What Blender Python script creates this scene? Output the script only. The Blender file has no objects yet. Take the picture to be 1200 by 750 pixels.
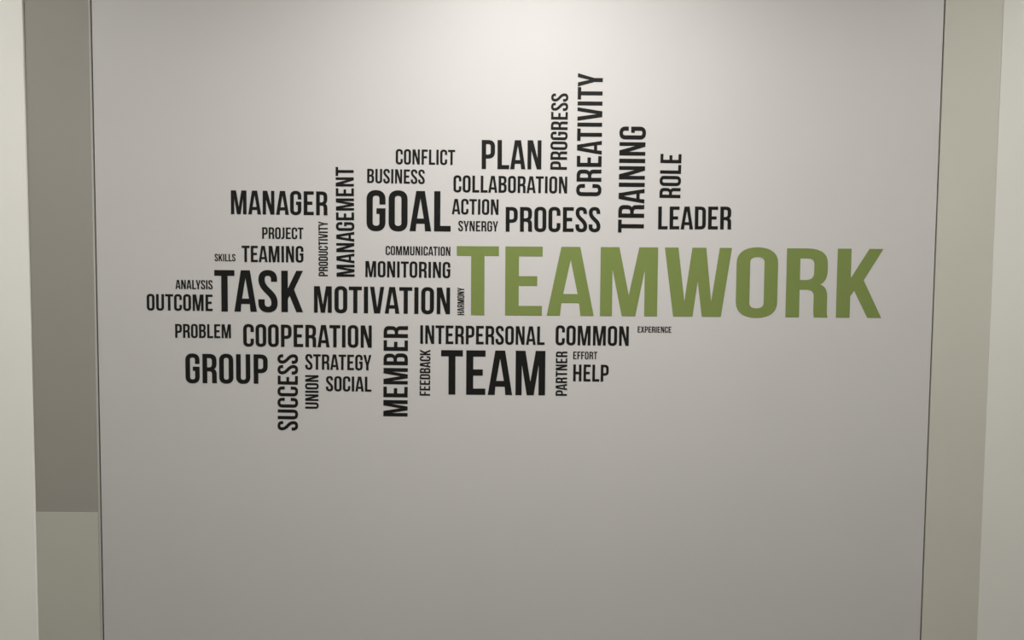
import bpy, math
from mathutils import Matrix, Vector

S = bpy.context.scene
COL = S.collection

# ------------------------------------------------------------------ camera
YAW, PITCH, ROLL = -0.00166, 0.05324, 0.00893      # radians; to the right, downwards, clockwise
CAM_Z, DIST = 1.5, 2.1
cy, sy, cp, sp = math.cos(YAW), math.sin(YAW), math.cos(PITCH), math.sin(PITCH)
fwd = Vector((sy * cp, cy * cp, -sp))
rgt = Vector((cy, -sy, 0))
upv = rgt.cross(fwd)
r2 = rgt * math.cos(ROLL) + upv * math.sin(ROLL)
u2 = upv * math.cos(ROLL) - rgt * math.sin(ROLL)
cam = bpy.data.objects.new('camera', bpy.data.cameras.new('camera'))
COL.objects.link(cam)
cam.matrix_world = Matrix(((r2.x, u2.x, -fwd.x, 0), (r2.y, u2.y, -fwd.y, -DIST),
                           (r2.z, u2.z, -fwd.z, CAM_Z), (0, 0, 0, 1)))
cam.data.sensor_width = 36
cam.data.lens = 900 * 36 / 1200
cam.data.clip_start = 0.02
S.camera = cam

# ------------------------------------------------------------------ light
S.view_settings.view_transform = 'Standard'
S.view_settings.look = 'None'
S.view_settings.gamma = 1
S.view_settings.use_curve_mapping = False
S.view_settings.exposure = 0.0
w = bpy.data.worlds.new('world')
S.world = w
w.use_nodes = True
w.node_tree.nodes['Background'].inputs[0].default_value = (1, 1, 1, 1)
w.node_tree.nodes['Background'].inputs[1].default_value = 0.0

CEIL = 2.80
# x, y, watts, beam spread in degrees, label; all but the first are unseen lamps added as fill
LAMPS = [(0.04, -0.80, 27.6, 144, 'round white ceiling downlight nearest the lettered panel'),
         (-1.8, -0.9, 10.6, 180, 'round white fill downlight added out of view over the left wall corner'),
         (1.8, -0.9, 10.0, 180, 'round white fill downlight added out of view over the right wall corner'),
         (-1.6, -1.6, 4.4, 180, 'round white fill downlight added out of view in the left row, farther from the panel'),
         (1.6, -1.6, 5.8, 180, 'round white fill downlight added out of view in the right row, farther from the panel')]
LAMP_COLOUR = (1.0, 0.99, 0.975)
LAMP_R = 0.075

def lamp_light(x, y, watts, spread):
    d = bpy.data.lights.new('downlight_lamp', 'AREA')
    d.shape = 'DISK'
    d.size = LAMP_R * 2
    d.energy = watts
    d.spread = math.radians(spread)
    d.color = LAMP_COLOUR
    o = bpy.data.objects.new('downlight_lamp', d)
    COL.objects.link(o)
    o.location = (x, y, CEIL - 0.012)
    return o

# ------------------------------------------------------------------ materials
def mat(name, col, rough=0.6, spec=0.3, var=0.0, scale=3.0, bump=0.0, bscale=180.0):
    m = bpy.data.materials.new(name)
    m.use_nodes = True
    nt = m.node_tree
    b = nt.nodes['Principled BSDF']
    b.inputs['Roughness'].default_value = rough
    b.inputs['Specular IOR Level'].default_value = spec
    tc = nt.nodes.new('ShaderNodeTexCoord')
    if var:
        n = nt.nodes.new('ShaderNodeTexNoise')
        n.inputs['Scale'].default_value = scale
        n.inputs['Detail'].default_value = 3
        r = nt.nodes.new('ShaderNodeValToRGB')
        r.color_ramp.elements[0].position = 0.3
        r.color_ramp.elements[1].position = 0.7
        r.color_ramp.elements[0].color = tuple(c * (1 - var) for c in col) + (1,)
        r.color_ramp.elements[1].color = tuple(c * (1 + var) for c in col) + (1,)
        nt.links.new(tc.outputs['Object'], n.inputs['Vector'])
        nt.links.new(n.outputs['Fac'], r.inputs['Fac'])
        nt.links.new(r.outputs['Color'], b.inputs['Base Color'])
    else:
        b.inputs['Base Color'].default_value = tuple(col) + (1,)
    if bump:
        n2 = nt.nodes.new('ShaderNodeTexNoise')
        n2.inputs['Scale'].default_value = bscale
        bp = nt.nodes.new('ShaderNodeBump')
        bp.inputs['Strength'].default_value = bump
        bp.inputs['Distance'].default_value = 0.001
        nt.links.new(tc.outputs['Object'], n2.inputs['Vector'])
        nt.links.new(n2.outputs['Fac'], bp.inputs['Height'])
        nt.links.new(bp.outputs['Normal'], b.inputs['Normal'])
    return m

M = {
    'panel': mat('grey_panel_laminate', (0.503, 0.484, 0.463), 0.5, 0.25, 0.012, 2.5, 0.04),
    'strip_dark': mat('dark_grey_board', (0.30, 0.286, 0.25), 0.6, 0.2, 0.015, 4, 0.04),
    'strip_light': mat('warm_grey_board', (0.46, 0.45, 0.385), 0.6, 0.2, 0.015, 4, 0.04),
    'strip_right': mat('warm_grey_side_board', (0.50, 0.485, 0.415), 0.6, 0.2, 0.015, 4, 0.04),
    'edge': mat('board_edging', (0.42, 0.41, 0.37), 0.6, 0.2),
    'core': mat('gap_backing', (0.30, 0.285, 0.255), 0.8, 0.1),
    'cream': mat('cream_wall_paint', (0.79, 0.775, 0.715), 0.7, 0.2, 0.012, 4, 0.06),
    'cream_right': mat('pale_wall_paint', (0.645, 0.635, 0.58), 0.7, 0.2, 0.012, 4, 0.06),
    'white': mat('white_paint', (0.75, 0.75, 0.73), 0.8, 0.2),
    'floor': mat('grey_carpet', (0.22, 0.21, 0.20), 0.9, 0.1, 0.08, 40, 0.3),
    'black': mat('black_vinyl', (0.0065, 0.0065, 0.0055), 0.45, 0.22),
    'green': mat('green_vinyl', (0.162, 0.208, 0.056), 0.5, 0.25, 0.02, 6),
    'metal': mat('white_metal', (0.8, 0.8, 0.8), 0.4, 0.4),
}
lens_m = bpy.data.materials.new('lamp_lens')
lens_m.use_nodes = True
lens_m.node_tree.nodes['Principled BSDF'].inputs['Emission Color'].default_value = LAMP_COLOUR + (1,)
lens_m.node_tree.nodes['Principled BSDF'].inputs['Emission Strength'].default_value = 4.0

# ------------------------------------------------------------------ the setting
def box(name, lo, hi, m, bevel=0.0):
    x0, y0, z0 = lo
    x1, y1, z1 = hi
    v = [(x0, y0, z0), (x1, y0, z0), (x1, y1, z0), (x0, y1, z0),
         (x0, y0, z1), (x1, y0, z1), (x1, y1, z1), (x0, y1, z1)]
    f = [(0, 3, 2, 1), (4, 5, 6, 7), (0, 1, 5, 4), (1, 2, 6, 5), (2, 3, 7, 6), (3, 0, 4, 7)]
    me = bpy.data.meshes.new(name)
    me.from_pydata(v, [], f)
    me.materials.append(m)
    o = bpy.data.objects.new(name, me)
    COL.objects.link(o)
    o['kind'] = 'structure'
    if bevel:
        b = o.modifiers.new('edge', 'BEVEL')
        b.width = bevel
        b.segments = 2
    return o

XL, XR, YR = -2.1, 2.1, -3.6               # side walls and the wall behind the camera
SEAM_L, SEAM_R = -1.1412, 1.1479           # gaps beside the lettered panel
OUT_L, OUT_R = -1.3213, 1.3045             # where the side piers begin
GAP = 0.0045
THK = 0.009                                # board thickness
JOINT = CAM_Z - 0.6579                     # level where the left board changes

box('floor', (XL, YR, -0.1), (XR, 0.1, 0), M['floor'])
box('ceiling', (XL, YR, CEIL), (XR, 0.1, CEIL + 0.1), M['white'])
box('wall_rear', (XL, THK, 0), (XR, 0.1, CEIL), M['core'])
box('wall_back', (SEAM_L + GAP / 2, 0, 0), (SEAM_R - GAP / 2, THK, CEIL), M['panel'], 0.0008)
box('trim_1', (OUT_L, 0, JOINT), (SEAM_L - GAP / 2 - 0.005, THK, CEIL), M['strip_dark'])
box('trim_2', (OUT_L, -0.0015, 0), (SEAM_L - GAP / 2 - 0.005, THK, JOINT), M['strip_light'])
box('trim_3', (SEAM_L - GAP / 2 - 0.005, 0, 0), (SEAM_L - GAP / 2, THK, CEIL), M['edge'], 0.0008)
box('trim_4', (SEAM_R + GAP / 2, 0, 0), (OUT_R, THK, CEIL), M['strip_right'])
box('wall_left', (XL, -0.006, 0), (OUT_L, THK, CEIL), M['cream'], 0.002)
box('wall_right', (OUT_R, -0.001, 0), (XR, THK, CEIL), M['cream_right'])
box('wall_west', (XL - 0.1, YR, 0), (XL, 0.1, CEIL), M['white'])
box('wall_east', (XR, YR, 0), (XR + 0.1, 0.1, CEIL), M['white'])
box('wall_south', (XL, YR - 0.1, 0), (XR, YR, CEIL), M['white'])

# ------------------------------------------------------------------ ceiling downlight and added fill downlights
def ring(name, r0, r1, z0, z1, m, parent, n=48):
    v, f = [], []
    for i in range(n):
        a = 2 * math.pi * i / n
        c, s = math.cos(a), math.sin(a)
        v += [(r0 * c, r0 * s, z1), (r1 * c, r1 * s, z1), (r1 * c, r1 * s, z0), (r0 * c, r0 * s, z0)]
    for i in range(n):
        j = (i + 1) % n
        for k in range(4):
            l = (k + 1) % 4
            f.append((i * 4 + k, i * 4 + l, j * 4 + l, j * 4 + k))
    me = bpy.data.meshes.new(name)
    me.from_pydata(v, [], f)
    me.materials.append(m)
    o = bpy.data.objects.new(name, me)
    COL.objects.link(o)
    o.parent = parent
    return o

def disc(name, r, z, m, parent, n=48):
    me = bpy.data.meshes.new(name)
    me.from_pydata([(r * math.cos(2 * math.pi * i / n), r * math.sin(2 * math.pi * i / n), z) for i in range(n)],
                   [], [tuple(range(n - 1, -1, -1))])
    me.materials.append(m)
    o = bpy.data.objects.new(name, me)
    COL.objects.link(o)
    o.parent = parent
    return o

for x, y, watts, spread, label in LAMPS:
    t = bpy.data.objects.new('ceiling_downlight', None)
    COL.objects.link(t)
    t.location = (x, y, CEIL)
    t['label'] = label
    t['category'] = 'ceiling light'
    t['group'] = 'ceiling downlights'
    ring('trim_ring', LAMP_R + 0.002, LAMP_R + 0.02, -0.010, 0.0, M['metal'], t)
    disc('lens', LAMP_R + 0.003, -0.004, lens_m, t)
    lamp_light(x, y, watts, spread)

# ------------------------------------------------------------------ letter shapes
# cap height 1, left edge of the ink at x = 0
RND = ('M.478 .787 C.478 .93 .39 1.012 .239 1.012 C.09 1.012 0 .93 0 .787 L0 .213 '
       'C0 .07 .09 -.012 .239 -.012 C.39 -.012 .478 .07 .478 .213 Z')
GLYPH = {
 'A': (.546, .012, .012, 'M0 0 L.155 0 L.17 .187 L.376 .187 L.391 0 L.546 0 L.382 1 L.164 1 Z'
       'M.189 .317 L.273 .813 L.357 .317 Z'),
 'B': (.482, .06, .04, 'M0 0 L0 1 L.235 1 C.40 1 .47 .925 .47 .775 L.47 .735 C.47 .635 .44 .565 .375 .535 '
       'C.45 .505 .482 .44 .482 .345 L.482 .245 C.482 .085 .40 0 .245 0 Z'
       'M.156 .59 L.156 .86 L.232 .86 C.29 .86 .314 .83 .314 .77 L.314 .70 C.314 .62 .285 .59 .215 .59 Z'
       'M.156 .14 L.156 .45 L.225 .45 C.295 .45 .326 .42 .326 .335 L.326 .25 C.326 .17 .30 .14 .24 .14 Z'),
 'C': (.478, .04, .035, 'M.478 .655 L.478 .787 C.478 .93 .39 1.012 .239 1.012 C.09 1.012 0 .93 0 .787 L0 .213 '
       'C0 .07 .09 -.012 .239 -.012 C.39 -.012 .478 .07 .478 .213 L.478 .355 L.328 .355 L.328 .203 '
       'C.328 .15 .30 .127 .242 .127 C.19 .127 .156 .15 .156 .203 L.156 .797 C.156 .85 .19 .873 .242 .873 '
       'C.30 .873 .328 .85 .328 .797 L.328 .655 Z'),
 'D': (.482, .06, .04, 'M0 0 L0 1 L.245 1 C.40 1 .482 .92 .482 .77 L.482 .23 C.482 .08 .40 0 .245 0 Z'
       'M.156 .14 L.156 .86 L.24 .86 C.295 .86 .326 .835 .326 .78 L.326 .22 C.326 .165 .295 .14 .24 .14 Z'),
 'E': (.43, .06, .04, 'M0 0 L0 1 L.43 1 L.43 .86 L.157 .86 L.157 .572 L.37 .572 L.37 .432 L.157 .432 L.157 .14 L.427 .14 L.427 0 Z'),
 'F': (.415, .06, .025, 'M0 0 L0 1 L.415 1 L.415 .86 L.157 .86 L.157 .56 L.362 .56 L.362 .42 L.157 .42 L.157 0 Z'),
 'G': (.478, .04, .04, 'M.478 .655 L.478 .787 C.478 .93 .39 1.012 .239 1.012 C.09 1.012 0 .93 0 .787 L0 .213 '
       'C0 .07 .09 -.012 .239 -.012 C.39 -.012 .478 .07 .478 .213 L.478 .56 L.25 .56 L.25 .42 L.326 .42 L.326 .203 '
       'C.326 .15 .30 .127 .242 .127 C.19 .127 .156 .15 .156 .203 L.156 .797 C.156 .85 .19 .873 .242 .873 '
       'C.30 .873 .326 .85 .326 .797 L.326 .655 Z'),
 'H': (.497, .06, .06, 'M0 0 L0 1 L.156 1 L.156 .572 L.341 .572 L.341 1 L.497 1 L.497 0 L.341 0 L.341 .43 L.156 .43 L.156 0 Z'),
 'I': (.156, .06, .06, 'M0 0 L0 1 L.156 1 L.156 0 Z'),
 'J': (.28, .015, .055, 'M.124 1 L.28 1 L.28 .25 C.28 .07 .20 -.006 .05 -.006 L0 -.002 L0 .14 C.09 .132 .124 .155 .124 .235 Z'),
 'K': (.526, .06, .015, 'M0 0 L0 1 L.158 1 L.158 .572 L.365 1 L.526 1 L.308 .546 L.524 0 L.364 0 L.202 .395 L.158 .315 L.158 0 Z'),
 'L': (.42, .06, .02, 'M0 0 L0 1 L.157 1 L.157 .14 L.42 .14 L.42 0 Z'),
 'M': (.662, .06, .06, 'M0 0 L0 1 L.216 1 L.331 .305 L.446 1 L.662 1 L.662 0 L.513 0 L.513 .68 L.409 0 L.253 0 L.139 .68 L.139 0 Z'),
 'N': (.497, .06, .06, 'M0 0 L0 1 L.192 1 L.358 .385 L.358 1 L.497 1 L.497 0 L.337 0 L.139 .635 L.139 0 Z'),
 'O': (.478, .04, .04, RND + 'M.156 .203 L.156 .797 C.156 .85 .19 .873 .239 .873 C.288 .873 .322 .85 .322 .797 '
       'L.322 .203 C.322 .15 .288 .127 .239 .127 C.19 .127 .156 .15 .156 .203 Z'),
 'P': (.475, .06, .03, 'M0 0 L0 1 L.23 1 C.39 1 .475 .92 .475 .765 L.475 .595 C.475 .44 .39 .36 .23 .36 L.156 .36 L.156 0 Z'
       'M.156 .50 L.156 .86 L.225 .86 C.29 .86 .32 .83 .32 .775 L.32 .585 C.32 .53 .29 .50 .225 .50 Z'),
 'R': (.49, .06, .035, 'M0 0 L0 1 L.235 1 C.40 1 .475 .925 .475 .775 L.475 .69 C.475 .58 .445 .51 .392 .48 '
       'C.452 .455 .477 .395 .477 .30 L.477 .12 C.477 .07 .48 .03 .49 0 L.332 0 C.325 .027 .322 .05 .322 .12 L.322 .303 '
       'C.322 .375 .295 .404 .225 .404 L.156 .404 L.156 0 Z'
       'M.156 .543 L.156 .857 L.235 .857 C.295 .857 .32 .83 .32 .765 L.32 .66 C.32 .575 .285 .543 .22 .543 Z'),
 'S': (.468, .025, .03, 'M.457 .73 L.457 .785 C.457 .93 .375 1.012 .232 1.012 C.09 1.012 .005 .93 .005 .785 '
       'C.005 .64 .075 .55 .19 .44 C.285 .35 .315 .30 .315 .215 C.315 .155 .29 .127 .237 .127 C.185 .127 .153 .155 .153 .215 '
       'L.153 .305 L0 .305 L0 .22 C0 .07 .09 -.012 .235 -.012 C.385 -.012 .468 .07 .468 .22 C.468 .375 .39 .465 .275 .57 '
       'C.185 .655 .156 .71 .156 .79 C.156 .845 .18 .873 .23 .873 C.285 .873 .31 .845 .31 .79 L.31 .73 Z'),
 'T': (.486, .015, .015, 'M.166 0 L.166 .862 L0 .862 L0 1 L.486 1 L.486 .862 L.32 .862 L.32 0 Z'),
 'U': (.478, .055, .055, 'M0 1 L0 .213 C0 .07 .09 -.012 .239 -.012 C.39 -.012 .478 .07 .478 .213 L.478 1 L.326 1 L.326 .203 '
       'C.326 .15 .29 .127 .24 .127 C.19 .127 .156 .15 .156 .203 L.156 1 Z'),
 'V': (.53, .012, .012, 'M0 1 L.158 1 L.27 .215 L.382 1 L.53 1 L.377 0 L.153 0 Z'),
 'W': (.774, .018, .018, 'M0 1 L.157 1 L.236 .22 L.318 1 L.478 1 L.546 .22 L.635 1 L.774 1 L.661 0 L.441 0 L.386 .515 L.333 0 L.109 0 Z'),
 'X': (.545, .01, .01, 'M0 0 L.195 .51 L.015 1 L.18 1 L.278 .72 L.376 1 L.527 1 L.35 .51 L.545 0 L.38 0 L.268 .305 L.154 0 Z'),
 'Y': (.52, .005, .005, 'M0 1 L.163 1 L.265 .53 L.367 1 L.52 1 L.338 .34 L.338 0 L.182 0 L.182 .34 Z'),
}
KERN = {'TA': -.035, 'AT': -.035, 'LY': -.05, 'AY': -.02, 'PA': -.03, 'LT': -.03, 'VA': -.005, 'AV': -.005}

def outline(d, seg=7):
    """Closed polygons of a letter from its outline string."""
    polys, cur = [], None
    d = d.replace('M', ' M ').replace('L', ' L ').replace('C', ' C ').replace('Z', ' Z ')
    tk = d.split()
    i = 0
    while i < len(tk):
        c = tk[i]
        i += 1
        if c == 'Z':
            polys.append(cur)
            continue
        n = 6 if c == 'C' else 2
        a = [float(q) for q in tk[i:i + n]]
        i += n
        if c == 'M':
            cur = [tuple(a)]
        elif c == 'L':
            cur.append(tuple(a))
        else:
            p0 = cur[-1]
            for k in range(1, seg + 1):
                t = k / seg
                s = 1 - t
                cur.append(tuple(s**3 * p0[q] + 3 * s * s * t * a[q] + 3 * s * t * t * a[2 + q] + t**3 * a[4 + q]
                                 for q in (0, 1)))
    return polys

THICK = 0.0005
MESH = {}

def letter_mesh(ch, mname):
    if (ch, mname) in MESH:
        return MESH[ch, mname]
    cu = bpy.data.curves.new('letter_outline', 'CURVE')
    cu.dimensions = '2D'
    cu.fill_mode = 'BOTH'
    cu.extrude = THICK / 2
    for poly in outline(GLYPH[ch][3]):
        sp_ = cu.splines.new('POLY')
        sp_.points.add(len(poly) - 1)
        for k, (px, py) in enumerate(poly):
            sp_.points[k].co = (px, py, 0, 1)
        sp_.use_cyclic_u = True
    ob = bpy.data.objects.new('letter_outline', cu)
    COL.objects.link(ob)
    bpy.context.view_layer.update()
    me = bpy.data.meshes.new_from_object(ob.evaluated_get(bpy.context.evaluated_depsgraph_get()))
    me.name = 'letter_' + ch
    bpy.data.objects.remove(ob)
    bpy.data.curves.remove(cu)
    me.materials.clear()
    me.materials.append(M[mname])
    for p in me.polygons:
        p.use_smooth = False
    MESH[ch, mname] = me
    return me

# word, upright?, start of baseline x, z, length, cap height, tilt (metres, radians), label
WORDS = [
    ('MANAGER', False, -0.7702, 1.6696, 0.2629, 0.0643, -0.0036,
     'medium black word MANAGER high on the left, beside the upright word MANAGEMENT'),
    ('PROJECT', False, -0.6859, 1.6037, 0.1123, 0.0312, -0.0015,
     'small black word PROJECT between MANAGER above and TEAMING below'),
    ('TEAMING', False, -0.7422, 1.5401, 0.1684, 0.0443, 0.0006,
     'fairly small black word TEAMING directly above the large word TASK'),
    ('SKILLS', False, -0.8162, 1.5417, 0.0568, 0.0197, 0.0007,
     'tiny black word SKILLS just left of TEAMING, above TASK'),
    ('TASK', False, -0.8178, 1.4043, 0.2424, 0.1133, -0.0009,
     'large bold black word TASK at the left, between OUTCOME and MOTIVATION'),
    ('ANALYSIS', False, -0.9243, 1.4649, 0.1016, 0.0248, -0.0014,
     'tiny black word ANALYSIS directly above OUTCOME at the far left'),
    ('OUTCOME', False, -1.0037, 1.4056, 0.1804, 0.0449, -0.0014,
     'small black word OUTCOME at the far left, just before TASK'),
    ('CONFLICT', False, -0.3223, 1.8080, 0.1609, 0.0403, -0.0042,
     'small black word CONFLICT above BUSINESS, left of PLAN'),
    ('BUSINESS', False, -0.3997, 1.7570, 0.1563, 0.0381, -0.0090,
     'small black word BUSINESS directly above the large word GOAL'),
    ('GOAL', False, -0.4016, 1.6282, 0.2290, 0.1086, -0.0024,
     'large bold black word GOAL below BUSINESS, right of upright MANAGEMENT'),
    ('COLLABORATION', False, -0.1656, 1.7340, 0.3086, 0.0452, -0.0018,
     'long black word COLLABORATION directly below PLAN, above PROCESS'),
    ('ACTION', False, -0.1696, 1.6747, 0.1268, 0.0415, -0.0040,
     'small black word ACTION between COLLABORATION and SYNERGY, right of GOAL'),
    ('SYNERGY', False, -0.1519, 1.6293, 0.1082, 0.0276, -0.0030,
     'tiny black word SYNERGY under ACTION, left of PROCESS'),
    ('PLAN', False, -0.0894, 1.7971, 0.1617, 0.0779, 0.0022,
     'bold black word PLAN at the top, above COLLABORATION'),
    ('PROCESS', False, -0.0229, 1.6288, 0.2577, 0.0667, 0.0052,
     'bold black word PROCESS just above the green word TEAMWORK'),
    ('LEADER', False, 0.3915, 1.6387, 0.1991, 0.0616, 0.0073,
     'black word LEADER at the right, above the green word TEAMWORK'),
    ('COMMUNICATION', False, -0.3495, 1.5628, 0.1764, 0.0243, -0.0043,
     'tiny black word COMMUNICATION under GOAL, above MONITORING'),
    ('MONITORING', False, -0.4048, 1.5022, 0.2318, 0.0435, -0.0041,
     'small black word MONITORING between COMMUNICATION and MOTIVATION'),
    ('MOTIVATION', False, -0.5457, 1.4034, 0.3724, 0.0727, -0.0026,
     'bold black word MOTIVATION between TASK and the green word TEAMWORK'),
    ('TEAMWORK', False, -0.1550, 1.4005, 1.1613, 0.1879, 0.0022,
     'huge green word TEAMWORK on the right half of the grey panel'),
    ('PROBLEM', False, -0.9268, 1.3310, 0.1529, 0.0380, 0.0014,
     'small black word PROBLEM under OUTCOME, left of COOPERATION'),
    ('COOPERATION', False, -0.7403, 1.3089, 0.3527, 0.0611, -0.0012,
     'bold black word COOPERATION under TASK and MOTIVATION'),
    ('GROUP', False, -0.9001, 1.2065, 0.2263, 0.0809, -0.0002,
     'bold black word GROUP at the lower left, under PROBLEM'),
    ('STRATEGY', False, -0.5705, 1.2469, 0.1818, 0.0423, -0.0044,
     'small black word STRATEGY under COOPERATION, above SOCIAL'),
    ('SOCIAL', False, -0.5139, 1.1877, 0.1252, 0.0411, -0.0040,
     'small black word SOCIAL under STRATEGY, left of upright MEMBER'),
    ('INTERPERSONAL', False, -0.2546, 1.3207, 0.3411, 0.0507, -0.0006,
     'long black word INTERPERSONAL between green TEAMWORK and black TEAM'),
    ('TEAM', False, -0.1971, 1.1812, 0.2864, 0.1226, 0.0009,
     'large bold black word TEAM at the bottom, under INTERPERSONAL'),
    ('COMMON', False, 0.1163, 1.3205, 0.2006, 0.0536, -0.0020,
     'black word COMMON below the green word TEAMWORK, above PARTNER'),
    ('EXPERIENCE', False, 0.3410, 1.3571, 0.0921, 0.0166, 0.0014,
     'tiny black word EXPERIENCE alone to the right of COMMON'),
    ('EFFORT', False, 0.1653, 1.2822, 0.0663, 0.0208, 0.0003,
     'tiny black word EFFORT between COMMON and HELP'),
    ('HELP', False, 0.1659, 1.2210, 0.0975, 0.0465, -0.0017,
     'small black word HELP at the bottom right, under EFFORT'),
    ('PRODUCTIVITY', True, -0.5073, 1.5033, 0.1485, 0.0251, 0.0005,
     'thin upright black word PRODUCTIVITY running up beside TEAMING and PROJECT'),
    ('MANAGEMENT', True, -0.4344, 1.5025, 0.2970, 0.0491, 0.0060,
     'tall upright black word MANAGEMENT running up between MANAGER and GOAL'),
    ('PROGRESS', True, 0.1416, 1.7970, 0.2039, 0.0452, -0.0051,
     'upright black word PROGRESS running up between PLAN and CREATIVITY'),
    ('CREATIVITY', True, 0.2352, 1.7267, 0.3282, 0.0671, -0.0005,
     'topmost upright black word CREATIVITY, right of PROGRESS'),
    ('TRAINING', True, 0.3529, 1.6290, 0.2850, 0.0703, -0.0014,
     'tall upright black word TRAINING standing above the green word TEAMWORK'),
    ('ROLE', True, 0.4502, 1.7234, 0.1181, 0.0567, -0.0085,
     'short upright black word ROLE standing on top of LEADER'),
    ('HARMONY', True, -0.1345, 1.4004, 0.0749, 0.0186, 0.0007,
     'tiny upright black word HARMONY beside the stem of the green T'),
    ('SUCCESS', True, -0.5920, 1.0770, 0.2115, 0.0553, -0.0066,
     'lowest upright black word SUCCESS, between GROUP and UNION'),
    ('UNION', True, -0.5346, 1.1384, 0.0928, 0.0364, -0.0050,
     'short thin upright black word UNION between SUCCESS and SOCIAL'),
    ('MEMBER', True, -0.2890, 1.1193, 0.2501, 0.0668, -0.0034,
     'bold upright black word MEMBER between COOPERATION and INTERPERSONAL'),
    ('FEEDBACK', True, -0.2273, 1.1776, 0.1269, 0.0287, -0.0073,
     'thin upright black word FEEDBACK between MEMBER and TEAM'),
    ('PARTNER', True, 0.1496, 1.1807, 0.1226, 0.0314, 0.0028,
     'thin upright black word PARTNER between TEAM and HELP'),
]

def make_word(word, upright, x, z, length, cap, tilt, label):
    colour = 'green' if word == 'TEAMWORK' else 'black'
    pos, pen, prev = [], 0.0, None
    for ch in word:
        wd, lb, rb, _ = GLYPH[ch]
        if prev:
            pen += GLYPH[prev][2] + lb + KERN.get(prev + ch, 0)
        pos.append(pen)
        pen += wd
        prev = ch
    sx = length / pen
    a = tilt + (math.pi / 2 if upright else 0)
    t = bpy.data.objects.new('word_decal', None)
    t.empty_display_size = 0.03
    COL.objects.link(t)
    c, s = math.cos(a), math.sin(a)
    rot = Matrix(((c, -s, 0), (0, 0, -1), (s, c, 0)))      # text lies on the panel, facing the room
    t.location = (x, -THICK / 2 - 0.0001, z)
    t.rotation_euler = rot.to_euler()
    t['label'] = label
    t['category'] = 'wall lettering'
    t['group'] = 'vinyl words of the wall word cloud'
    for ch, p in zip(word, pos):
        o = bpy.data.objects.new('letter', letter_mesh(ch, colour))
        COL.objects.link(o)
        o.parent = t
        o.location = (p * sx, 0, 0)
        o.scale = (sx, cap, 1)
        o['label'] = '%s letter %s' % (colour, ch)
    return t

for row in WORDS:
    make_word(*row)
